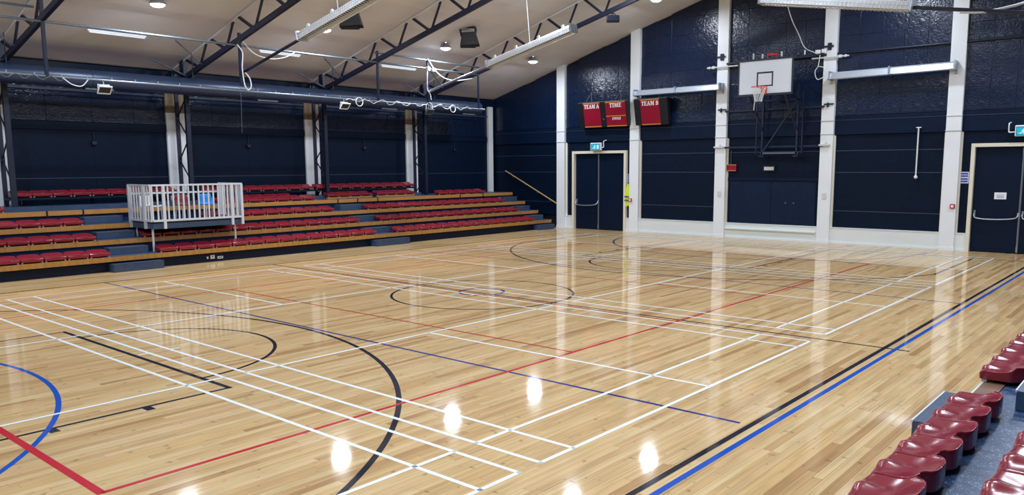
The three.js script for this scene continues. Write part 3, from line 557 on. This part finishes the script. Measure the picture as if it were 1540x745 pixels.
score('single scoreboard with the TEAM B panel under the wall heater', -5.55, -4.14, [[-5.26, -4.46, [['TEAM B', 0.15, -0.23]]]]);
{
  const cv = document.createElement('canvas'); cv.width = 256; cv.height = 160; const c = cv.getContext('2d');
  c.fillStyle = '#0a6f8c'; c.fillRect(0, 0, 256, 160); c.fillStyle = '#1fc0dd'; c.fillRect(10, 12, 236, 136); c.fillStyle = '#f4ffff';
  c.fillRect(168, 30, 50, 100); c.beginPath(); c.arc(112, 44, 13, 0, 7); c.fill(); c.lineWidth = 15; c.strokeStyle = '#f4ffff'; c.lineCap = 'round';
  for (const l of [[106, 62, 92, 94], [92, 94, 118, 112], [118, 112, 112, 134], [92, 94, 70, 118], [70, 118, 46, 118], [104, 66, 130, 84], [104, 66, 80, 72]]) { c.beginPath(); c.moveTo(l[0], l[1]); c.lineTo(l[2], l[3]); c.stroke(); }
  const tx = new THREE.CanvasTexture(cv); tx.colorSpace = THREE.SRGBColorSpace;
  const face = std({ color: '#0c4f60', map: tx, emissive: '#ffffff', emissiveMap: tx, emissiveIntensity: 0.8, roughness: 0.4 });
  for (const [x, y, label, ax] of [[-7.4, 3.26, 'lit green exit sign over the door below the scoreboard', 0.36], [6.98, 3.42, 'lit green exit sign over the door with the notice', -0.4]]) {
    const t = thing('exit_sign', label, 'exit sign', [x, y, ZE + 0.25], 'exit signs');
    part('sign_box', rbox(0.5, 0.3, 0.1, 0.02, 0, 0, -0.05), M.whiteMetal, t);
    const g = new THREE.PlaneGeometry(0.44, 0.24); g.translate(0, -0.01, 0.003); part('sign_face', g, face, t, 'glowing running figure pictogram');
    part('conduit', [wire([V(Math.sign(ax) * 0.25, -0.03, -0.05), V(ax * 0.98, -0.03, -0.05), V(ax, 0, -0.05), V(ax, 0.2, -0.05), V(ax + 0.02, 0.24, -0.2)], 0.018, 50)], M.whiteMetal, t);
  }
}
// notices, call points, vest
function notice(label, x, y, w, h, z, blue) {
  const t = thing('notice_sheet', label, 'notice', [x, y, z], undefined);
  part('sheet', box(w, h, 0.006, 0, 0, 0), M.paper, t); part('print', (blue ? [-0.38, -0.14, 0.14, 0.38] : [-0.3, -0.1, 0.1]).map((k) => box(w * (blue ? 0.84 : 0.6), h * (blue ? 0.16 : 0.06), 0.002, 0, h * k * 0.9, 0.004)), blue ? M.paperBlue : M.steelPale, t);
}
notice('blue and white notice beside the yellow vest', -6.0, 2.05, 0.17, 0.3, ZE - 0.03, true);
notice('blue and white notice with a tab between column and noticed door', 5.5, 2.13, 0.24, 0.33, ZE - 0.03, true);
notice('white paper notice taped to the dark door leaf', 6.45, 1.62, 0.3, 0.19, ZE - 0.03, false);
for (const [x, y, l] of [[-5.83, 1.22, 'red fire call point on the column beside the yellow vest'], [5.28, 1.3, 'red fire call point on the column beside the noticed door']]) {
  const t = thing('fire_call_point', l, 'call point', [x, y, ZE + 0.155], 'fire call points'); part('case', rbox(0.13, 0.13, 0.05, 0.01), M.redBox, t); part('glass', box(0.07, 0.07, 0.004, 0, 0, 0.027), M.paper, t);
}
{
  const t = thing('safety_vest', 'yellow high visibility vest hanging by the double door', 'vest', [-6.0, 1.36, ZE + 0.06]);
  const P = [], I = [], U = []; const nu = 16, nv = 18;
  for (let j = 0; j <= nv; j++) for (let i = 0; i <= nu; i++) { const v = j / nv, u = i / nu * 2 * Math.PI, w = 0.03 + 0.1 * Math.sin(Math.min(1, v * 1.5) * Math.PI / 2) - (v > 0.8 ? (v - 0.8) * 0.3 : 0); const f = 1 + 0.18 * Math.cos(u * 4 + v * 3); P.push(w * f * Math.cos(u), 0.46 - 0.84 * v + 0.02 * Math.sin(u * 2), 0.05 * f * Math.sin(u)); U.push(i / nu, v); }
  for (let j = 0; j < nv; j++) for (let i = 0; i < nu; i++) { const k = j * (nu + 1) + i; I.push(k, k + 1, k + nu + 1, k + 1, k + nu + 2, k + nu + 1); }
  const g = new THREE.BufferGeometry(); g.setAttribute('position', new THREE.Float32BufferAttribute(P, 3)); g.setAttribute('uv', new THREE.Float32BufferAttribute(U, 2)); g.setIndex(I); g.computeVertexNormals(); part('fabric', g, std({ color: '#d8ef1c', roughness: 0.7, side: THREE.DoubleSide }), t);
  const bnd = (y) => { const r = new THREE.CylinderGeometry(1, 1, 0.06, 20, 1, true); r.scale(0.155, 1, 0.07); r.translate(0, y, 0); return clean(r); }; part('reflective_band', [bnd(-0.02), bnd(-0.16)], std({ color: '#59636b', roughness: 0.5, side: THREE.DoubleSide }), t); part('hook', rod(V(0, 0.44, -0.06), V(0, 0.5, 0), 0.01), M.galv, t);
}
{
  const t = thing('small_display_board', 'small red display with amber edges on the column foot of the goal', 'display', [-1.8, 2.43, ZE + 0.0]);
  part('panel', rbox(0.42, 0.22, 0.06, 0.006), M.maroon, t); part('amber_strip', [box(0.42, 0.025, 0.01, 0, 0.1, 0.034), box(0.42, 0.025, 0.01, 0, -0.1, 0.034)], M.amber, t); part('conduit', rod(V(0, 0.11, 0), V(0, 0.6, 0), 0.012), M.steelPale, t);
}
{
  const t = thing('wall_counter', 'small white numeral box on the dark wall under the backboard', 'display', [-0.4, 2.4, ZE + 0.0]);
  part('case', rbox(0.42, 0.19, 0.06, 0.01), M.blackPlastic, t); part('face', rbox(0.34, 0.11, 0.02, 0.005, 0, 0, 0.03), M.pale, t);
}
{
  const c = thing('wall_cupboard', 'dark double door cupboard in the wall below the backboard', 'cupboard', [-0.3, 0.52, ZE - 0.04]);
  part('body', boxes(-1.6, 1.58, 0, 1.58, -0.06, 0), M.wallBand, c);
  for (const [a, b, k] of [[-1.5, -0.02, 0.5], [-0.01, 1.5, 0.78]]) { const d = part('cupboard_door', rbox(b - a, 1.42, 0.03, 0.005, (a + b) / 2, 0.73, 0.012), M.cupboard, c); part('lock', rod(V(k, 0.74, 0.02), V(k, 0.74, 0.05), 0.02), M.galv, d); }
  part('lintel', boxes(-1.6, 1.58, 1.47, 1.58, 0, 0.04), M.wallBand, c);
}
single('hanging_pendant', 'white rod with a ball end hanging on the dark end wall', 'rod', [rod(V(4.23, 3.6, ZE + 0.1), V(4.22, 2.16, ZE + 0.08), 0.022), (() => { const g = new THREE.SphereGeometry(0.055, 12, 8); g.translate(4.22, 2.14, ZE + 0.08); return clean(g); })(), rbox(0.14, 0.03, 0.08, 0.01, 4.23, 3.6, ZE + 0.08)], M.whiteMetal);
{
  const t = thing('handrail', 'slanting pale timber handrail on the end wall beside the bleachers', 'handrail', [0, 0, ZE + 0.0]);
  part('rail', rod(V(-12.3, 2.33, 0.06), V(-9.45, 0.98, 0.06), 0.024, 10), M.handrail, t);
  for (const k of [0.15, 0.38, 0.62, 0.86]) { const x = -12.3 + 2.85 * k, y = 2.33 - 1.35 * k; part('rail_bracket', [rod(V(x, y - 0.03, 0.06), V(x, y - 0.08, 0.03), 0.01), rod(V(x, y - 0.08, 0.03), V(x, y - 0.08, -0.04), 0.01)], M.galv, t); }
}

// ================================================================ SEAT
function seatGeo() {
  const nd = 18, nw = 22, D = 0.39, HW = 0.232, P = [], I = [];
  const half = (d) => { let h = HW; if (d > 0.7) { const q = (d - 0.7) / 0.3; h *= 0.82 + 0.18 * Math.sqrt(Math.max(0, 1 - q * q)); } if (d < 0.06) h *= 0.965 + 0.035 * (d / 0.06); return h; };
  const xof = (d, w) => -d * D + (d < 0.1 ? -0.012 * w * w * (1 - d / 0.1) : 0) + (d > 0.6 ? 0.075 * Math.pow(Math.abs(w), 4) * ((d - 0.6) / 0.4) : 0);
  const top = (d, w) => { const lip = d < 0.12 ? -0.022 * Math.pow(1 - d / 0.12, 2) : 0; const back = 0.06 * Math.pow(Math.max(0, (d - 0.35) / 0.65), 1.9); const ridge = d < 0.7 ? 0.022 * Math.exp(-Math.pow(w / 0.26, 2)) * Math.pow(1 - d / 0.7, 1.3) : 0; const dish = -0.016 * (1 - w * w) * Math.sin(Math.min(1, d / 0.9) * Math.PI); return 0.118 + lip + back + ridge + dish; };
  const row = nw + 1;
  for (let i = 0; i <= nd; i++) for (let j = 0; j <= nw; j++) { const d = i / nd, w = -1 + 2 * j / nw; P.push(xof(d, w), top(d, w), half(d) * w); }
  for (let i = 0; i < nd; i++) for (let j = 0; j < nw; j++) { const k = i * row + j; I.push(k, k + 1, k + row, k + 1, k + row + 1, k + row); }
  // skirt
  const loop = []; for (let j = 0; j <= nw; j++) loop.push(j); for (let i = 1; i <= nd; i++) loop.push(i * row + nw); for (let j = nw - 1; j >= 0; j--) loop.push(nd * row + j); for (let i = nd - 1; i > 0; i--) loop.push(i * row);
  let prev = loop; const cx = -0.2;
  for (const [out, yf, ybase] of [[1.018, 0.985, -0.006], [1.026, 1, -0.02], [1.01, 0.0, 0.035], [0.93, 0, 0.028]]) {
    const cur = loop.map((k) => { const x = P[3 * k], y = P[3 * k + 1], z = P[3 * k + 2]; P.push(cx + (x - cx) * out, yf ? y + ybase : ybase, z * out); return P.length / 3 - 1; });
    for (let a = 0; a < loop.length; a++) { const b = (a + 1) % loop.length; I.push(prev[a], cur[a], prev[b], prev[b], cur[a], cur[b]); }
    prev = cur;
  }
  const g = new THREE.BufferGeometry(); g.setAttribute('position', new THREE.Float32BufferAttribute(P, 3)); g.setAttribute('uv', new THREE.Float32BufferAttribute(new Float32Array(P.length / 3 * 2), 2)); g.setIndex(I); g.computeVertexNormals();
  return g;
}
const SEATG = seatGeo();
function makeSeat() {
  const o = new THREE.Group(); o.name = numbered('stadium_seat'); o.userData = { category: 'seat', base: 'stadium_seat' };
  part('seat_shell', SEATG, M.seat, o); part('pedestal', rbox(0.2, 0.07, 0.3, 0.01, -0.22, 0.035, 0), M.pedestal, o);
  for (const z of [0.2, -0.2]) part('mounting_bracket', rbox(0.05, 0.05, 0.035, 0.006, -0.05, 0.026, z), M.bracket, o);
  return o;
}
const ORD = ['first', 'second', 'third', 'fourth', 'fifth', 'sixth', 'seventh', 'eighth', 'ninth', 'tenth', 'eleventh', 'twelfth', 'thirteenth', 'fourteenth'];
const seat0 = makeSeat(); let seatUsed = false;
function seats(x, y, z0, z1, n, side, label, group, from = 0) {   // side -1: stand on -x, facing +x
  for (let i = 0; i < n; i++) {
    const z = z0 + (z1 - z0) * (i + 0.5) / n, ry = side < 0 ? 0 : Math.PI;
    const lab = typeof label === 'function' ? label(ORD[(from < 0 ? n - 1 - i : i + from)]) : label;
    if (!seatUsed) { seatUsed = true; scene.add(seat0); seat0.position.set(x, y, z); seat0.rotation.y = ry; seat0.userData.label = lab; seat0.userData.group = group; } else copy(seat0, [x, y, z], ry, lab, group);
  }
}

// ================================================================ BLEACHERS
const RX = (k) => 9.3 + 0.7 * k, RY = (k) => 0.37 + 0.356 * k;
function stand(side, name, label, zEnd, zNear, rows) {
  const t = thing(name, label, 'bleachers', [0, 0, 0]), X = (x) => side * x, bx = (x0, x1, y0, y1, z0, z1) => boxes(Math.min(X(x0), X(x1)), Math.max(X(x0), X(x1)), y0, y1, z0, z1);
  part('kick_panel', bx(9.42, 9.46, 0, 0.26, zEnd, zNear), M.kick, t);
  for (let k = 0; k < rows; k++) {
    const x = RX(k), y = RY(k), xb = k === rows - 1 ? WALL - 0.02 : x + 0.74;
    part('deck', bx(x + 0.04, xb, y - 0.04, y, zEnd, zNear), side > 0 ? M.vinyl : M.stepBlue, t);
    part('front_board', bx(x, x + 0.04, y - 0.12, y - 0.002, zEnd, zNear), side > 0 ? M.stepBlue : M.timber, t, side > 0 ? undefined : 'varnished timber edge');
    if (k) part('riser', bx(x + 0.06, x + 0.09, RY(k - 1), y - 0.04, zEnd, zNear), M.riser, t);
    if (side > 0 && !k) { part('bench_board', bx(x + 0.012, x + 0.19, y, y + 0.012, zEnd, zNear), M.bronze, t, 'brown bench plank'); part('nosing', bx(x - 0.006, x + 0.012, y - 0.03, y + 0.014, zEnd, zNear), M.nosing, t, 'pale metal nosing'); }
  }
  part('end_panel', side < 0 ? bx(9.42, WALL, 0, 0.2, zEnd + 0.01, zEnd + 0.03) : bx(9.5, WALL, 0, 0.2, zEnd + 0.01, zEnd + 0.03), M.kick, t);
  return t;
}
const left = stand(-1, 'bleacher_stand', 'long stepped bleachers with timber edged rows along the dark side wall', -20.1, 6.5, 4);
const right = stand(1, 'bleacher_stand', 'near bleachers with scuffed blue decks and pale nosings', -20.1, 6.5, 5);
function aisle(t, side, z0, z1, floorStep, k1 = 3) {
  const bx = (x0, x1, y0, y1, a, b) => { const w = Math.abs(x1 - x0), g = rbox(w, y1 - y0, Math.abs(b - a), 0.008, side * (x0 + x1) / 2, (y0 + y1) / 2, (a + b) / 2); return g; };
  if (floorStep) { const fx = side > 0 ? 8.95 : 9.1, st = part('step_block', bx(fx, 9.42, 0.0, 0.2, floorStep[0], floorStep[1]), M.stepBlue, t, 'blue grey step on the floor'); part('step_nosing', boxes(side * fx - 0.008, side * fx + 0.008, 0.185, 0.203, Math.min(...floorStep), Math.max(...floorStep)), side > 0 ? M.nosing : M.stepBlue, st); }
  for (let k = 0; k < k1; k++) {
    const x = RX(k + 1), st = part('step_block', bx(x - 0.3, x + 0.05, RY(k), RY(k) + 0.178, z0, z1), M.stepBlue, t);
    part('step_nosing', boxes(side * (x - 0.3) - 0.006, side * (x - 0.3) + 0.006, RY(k) + 0.16, RY(k) + 0.182, Math.min(z0, z1), Math.max(z0, z1)), side > 0 ? M.nosing : M.steelPale, st);
    part('aisle_strip', boxes(side * (RX(k) + 0.02) - 0.02, side * (RX(k) + 0.02) + 0.02, RY(k), RY(k) + 0.006, Math.min(z0, z1) - 0.1, Math.max(z0, z1) + 0.1), side > 0 ? M.nosing : M.steelPale, t);
  }
}
aisle(left, -1, -3.15, -4.1, [-2.99, -4.2]); aisle(left, -1, -11.1, -12.1, [-10.98, -12.36]); aisle(left, -1, -19.25, -20.05, [-19.1, -20.05]);
aisle(right, 1, -2.85, -3.55, [-2.55, -3.75]); aisle(right, 1, -11.1, -12.1, null);
// joints and clips on the top timber edge
for (const z of [-1.0, -2.4, -3.25, -4.45, -11.23, -12.05, -12.92, -17.0, -18.3]) part('edge_clip', boxes(-RX(3) - 0.01, -RX(3) + 0.012, RY(3) - 0.2, RY(3) + 0.005, z - 0.018, z + 0.018), M.kick, left);
part('back_kerb', boxes(-WALL + 0.02, -12.1, RY(3), RY(3) + 0.1, -15.6, 4), M.stepBlue, left);
part('back_bench', [boxes(-12.75, -12.32, 1.7, 1.76, -15.5, -1.9), ...[-2.3, -4.0, -6.0, -7.6, -9.2, -10.8, -12.4, -14.0, -15.3].map((z) => boxes(-12.75, -12.69, RY(3), 1.7, z - 0.03, z + 0.03))], M.kick, left, 'dark raised bench at the wall');
for (const [a, b] of [[-11.2, -13.08], [-13.32, -15.1], [-8.0, -9.95]]) part('seat_plinth', boxes(-12.02, -11.9, RY(3), RY(3) + 0.05, b, a), M.timber, left, 'pale timber plinth');
// sockets in the kick panel
{ const t = thing('socket_plate', 'pale double socket plate on the bleacher kick panel', 'socket', [-9.41, 0.1, -5.65]); part('plate', [rbox(0.02, 0.1, 0.12, 0.006, 0, 0.03, 0), rbox(0.02, 0.07, 0.16, 0.006, 0, 0, -0.22), rbox(0.02, 0.06, 0.05, 0.006, 0, 0.02, 0.14)], M.pale, t); part('outlet', [box(0.004, 0.03, 0.03, 0.011, 0.03, 0.0), box(0.004, 0.02, 0.1, 0.011, 0, -0.22)], M.blackPlastic, t); }

const rowName = ['front', 'second', 'third', 'fourth'];
// each seat is counted from the aisle next to its block
const put = (k, z0, z1, n, where, from, mark) => seats(-RX(k) - 0.01, RY(k), z0, z1, n, -1, (o) => `red seat, ${o} from the ${mark}, ${rowName[k]} row, long bleachers`, `long bleachers ${rowName[k]} row seats ${where}`, from);
const SA = ['before the first aisle', -1, 'first aisle away from the stage'], SB = ['beside the stage', 0, 'stage leg towards the end wall'], SC = ['beyond the middle aisle', 0, 'middle aisle towards the end wall'];
put(0, -0.12, -3.03, 6, ...SA); put(0, -4.21, -11.19, 14, ...SB); put(0, -11.99, -19.1, 14, ...SC);
put(1, -0.1, -3.0, 6, ...SA); put(1, -4.14, -11.08, 14, ...SB); put(1, -11.9, -18.94, 14, ...SC);
put(2, -0.1, -3.0, 6, ...SA); put(2, -6.15, -10.6, 9, ...SB); put(2, -11.94, -18.92, 14, ...SC);
put(3, -0.06, -1.5, 3, ...SA); put(3, -7.0, -10.4, 7, ...SB); put(3, -15.88, -18.5, 5, ...SC);
const back = 'set back row seats on timber plinths';
const plinthL = (o) => `red seat set back on a timber plinth, ${o} past the middle aisle`;
seats(-11.88, RY(3) + 0.05, -11.2, -13.08, 4, -1, plinthL, back + ' past the aisle'); seats(-11.88, RY(3) + 0.05, -13.32, -15.1, 4, -1, plinthL, back + ' past the aisle', 4);
seats(-11.98, RY(3) + 0.05, -8.0, -9.95, 4, -1, (o) => `${o} red seat on the plinth peeking from behind the fourth row`, back + ' behind the fourth row');
const topL = (w) => [(o) => `red seat on the raised back bench, ${o} from ${w}`, `raised back bench seats from ${w}`];
seats(-12.28, 1.76, -1.92, -6.25, 9, -1, ...topL('the lattice post at the first aisle')); seats(-12.28, 1.76, -7.05, -10.93, 8, -1, ...topL('the pilaster behind the stage')); seats(-12.28, 1.76, -11.02, -11.5, 1, -1, 'lone red seat on the back bench behind the lattice post', undefined); seats(-12.28, 1.76, -11.52, -15.45, 8, -1, ...topL('the lattice post past the middle aisle'));
// near stand
const nearRow = (k, z0, z1, n, where, from, mark) => seats(RX(k) - 0.04 + 0.09 * k, RY(k) + 0.012, z0, z1, n, 1, (o) => `glossy maroon seat, ${o} from ${mark}, ${rowName[k]} row of the near bleachers`, `near bleachers ${rowName[k]} row seats ${where}`, from);
nearRow(0, 0.71, -2.72, 7, 'by the floor step', -1, 'the floor step'); nearRow(0, -3.64, -8.45, 10, 'past the aisle gap', 0, 'the bare brown plank'); nearRow(1, 1.65, -2.75, 9, 'before the aisle step', -1, 'the aisle step');

// ================================================================ RAILED STAGE
{
  const x0 = -10.74, x1 = -9.5, z0 = -6.62, z1 = -4.17, yt = 1.13;
  const t = thing('stage_platform', 'raised stage deck fenced with aluminium railings on the bleachers', 'stage', [0, 0, 0]);
  part('deck', boxes(x0, x1, yt - 0.03, yt, z0, z1), M.kick, t, 'dark stage deck');
  part('deck_frame', [boxes(x1 - 0.05, x1, yt - 0.17, yt - 0.03, z0, z1), boxes(x0, x0 + 0.05, yt - 0.17, yt - 0.03, z0, z1), boxes(x0 + 0.05, x1 - 0.05, yt - 0.17, yt - 0.03, z1 - 0.05, z1), boxes(x0 + 0.05, x1 - 0.05, yt - 0.17, yt - 0.03, z0, z0 + 0.05)], M.stepBlue, t, 'blue grey deck frame');
  for (const [x, z, yb] of [[-9.72, -4.25, RY(0)], [-9.72, -6.52, RY(0)], [-10.62, -4.25, RY(1)], [-10.62, -6.52, RY(1)]]) part('leg', rod(V(x, yt - 0.05, z), V(x, yb, z), 0.028, 12), M.alu, t);
  const railing = (a, b, n, posts) => {   // a, b: ends on plan
    const r = part('railing', bar(V(a.x, 2.07, a.z), V(b.x, 2.07, b.z), 0.045), M.alu, t); part('bottom_rail', bar(V(a.x, 1.17, a.z), V(b.x, 1.17, b.z), 0.05), M.alu, r);
    for (let i = 0; i <= n; i++) { const f = i / n, x = a.x + (b.x - a.x) * f, z = a.z + (b.z - a.z) * f; part('baluster', boxes(x - 0.014, x + 0.014, 1.17, 2.07, z - 0.018, z + 0.018), M.alu, r); }
    for (const f of posts) { const x = a.x + (b.x - a.x) * f, z = a.z + (b.z - a.z) * f; part('post', boxes(x - 0.03, x + 0.03, 0.96, 2.07, z - 0.032, z + 0.032), M.alu, r); }
  };
  part('back_rail', bar(V(x0, 1.84, z1), V(x0, 1.84, z0), 0.045), M.alu, t);
  railing(V(x1 + 0.03, 0, z1), V(x1 + 0.03, 0, z0), 18, [0.12, 0.88, 1]); railing(V(x0, 0, z1 + 0.03), V(x1, 0, z1 + 0.03), 8, [0.02, 0.72]); railing(V(x0, 0, z0 - 0.03), V(x1, 0, z0 - 0.03), 8, [0.05, 0.95]);
}
function chair(x, z, ry, mat, label, y = 1.13) {
  const t = thing('plastic_chair', label, 'chair', [x, y, z]); t.rotation.y = ry;
  const P = [], I = [], U = [], nu = 12, nv = 12;   // shell: seat front -> back top
  const prof = [[0.2, 0.375], [0.17, 0.39], [0.05, 0.375], [-0.1, 0.37], [-0.16, 0.39], [-0.19, 0.46], [-0.21, 0.56], [-0.23, 0.66]];
  const cv = new THREE.CatmullRomCurve3(prof.map(([a, b]) => V(a, b, 0)));
  for (const th of [0, -0.012]) for (let j = 0; j <= nv; j++) { const p = cv.getPoint(j / nv); for (let i = 0; i <= nu; i++) { const w = -1 + 2 * i / nu, hw = 0.2 - (j / nv > 0.9 ? 0.03 : 0), up = 0.02 * w * w; P.push(p.x + (j / nv > 0.55 ? 0.04 * w * w : 0) + (j / nv > 0.5 ? th : 0), p.y + (j / nv < 0.5 ? up + th : 0), hw * w); U.push(i / nu, j / nv); } }
  const row = nu + 1, o = row * (nv + 1);
  for (let j = 0; j < nv; j++) for (let i = 0; i < nu; i++) { const k = j * row + i; I.push(k, k + row, k + 1, k + 1, k + row, k + row + 1, o + k, o + k + 1, o + k + row, o + k + 1, o + k + row + 1, o + k + row); }
  const edge = []; for (let i = 0; i <= nu; i++) edge.push(i); for (let j = 1; j <= nv; j++) edge.push(j * row + nu); for (let i = nu - 1; i >= 0; i--) edge.push(nv * row + i); for (let j = nv - 1; j >= 0; j--) edge.push(j * row);
  for (let a = 0; a < edge.length - 1; a++) I.push(edge[a], edge[a + 1], o + edge[a], edge[a + 1], o + edge[a + 1], o + edge[a]);
  const g = new THREE.BufferGeometry(); g.setAttribute('position', new THREE.Float32BufferAttribute(P, 3)); g.setAttribute('uv', new THREE.Float32BufferAttribute(U, 2)); g.setIndex(I); g.computeVertexNormals();
  const m2 = mat.clone(); m2.side = THREE.DoubleSide; part('seat_shell', g, m2, t);
  for (const [lx, lz] of [[0.17, 0.16], [0.17, -0.16], [-0.16, 0.16], [-0.16, -0.16]]) part('leg', rod(V(lx * 1.1, 0, lz * 1.1), V(lx, 0.375, lz), 0.014), M.alu, t);
}
chair(-10.2, -6.05, 0, M.blueChair, 'blue plastic chair behind the stage railing'); chair(-10.3, -4.5, 0.4, M.whiteChair, 'white plastic chair in the stage corner'); chair(-10.3, -5.42, 0.05, M.redChair, 'dark red plastic chair in the middle of the stage'); 

renderer.render(scene, camera);
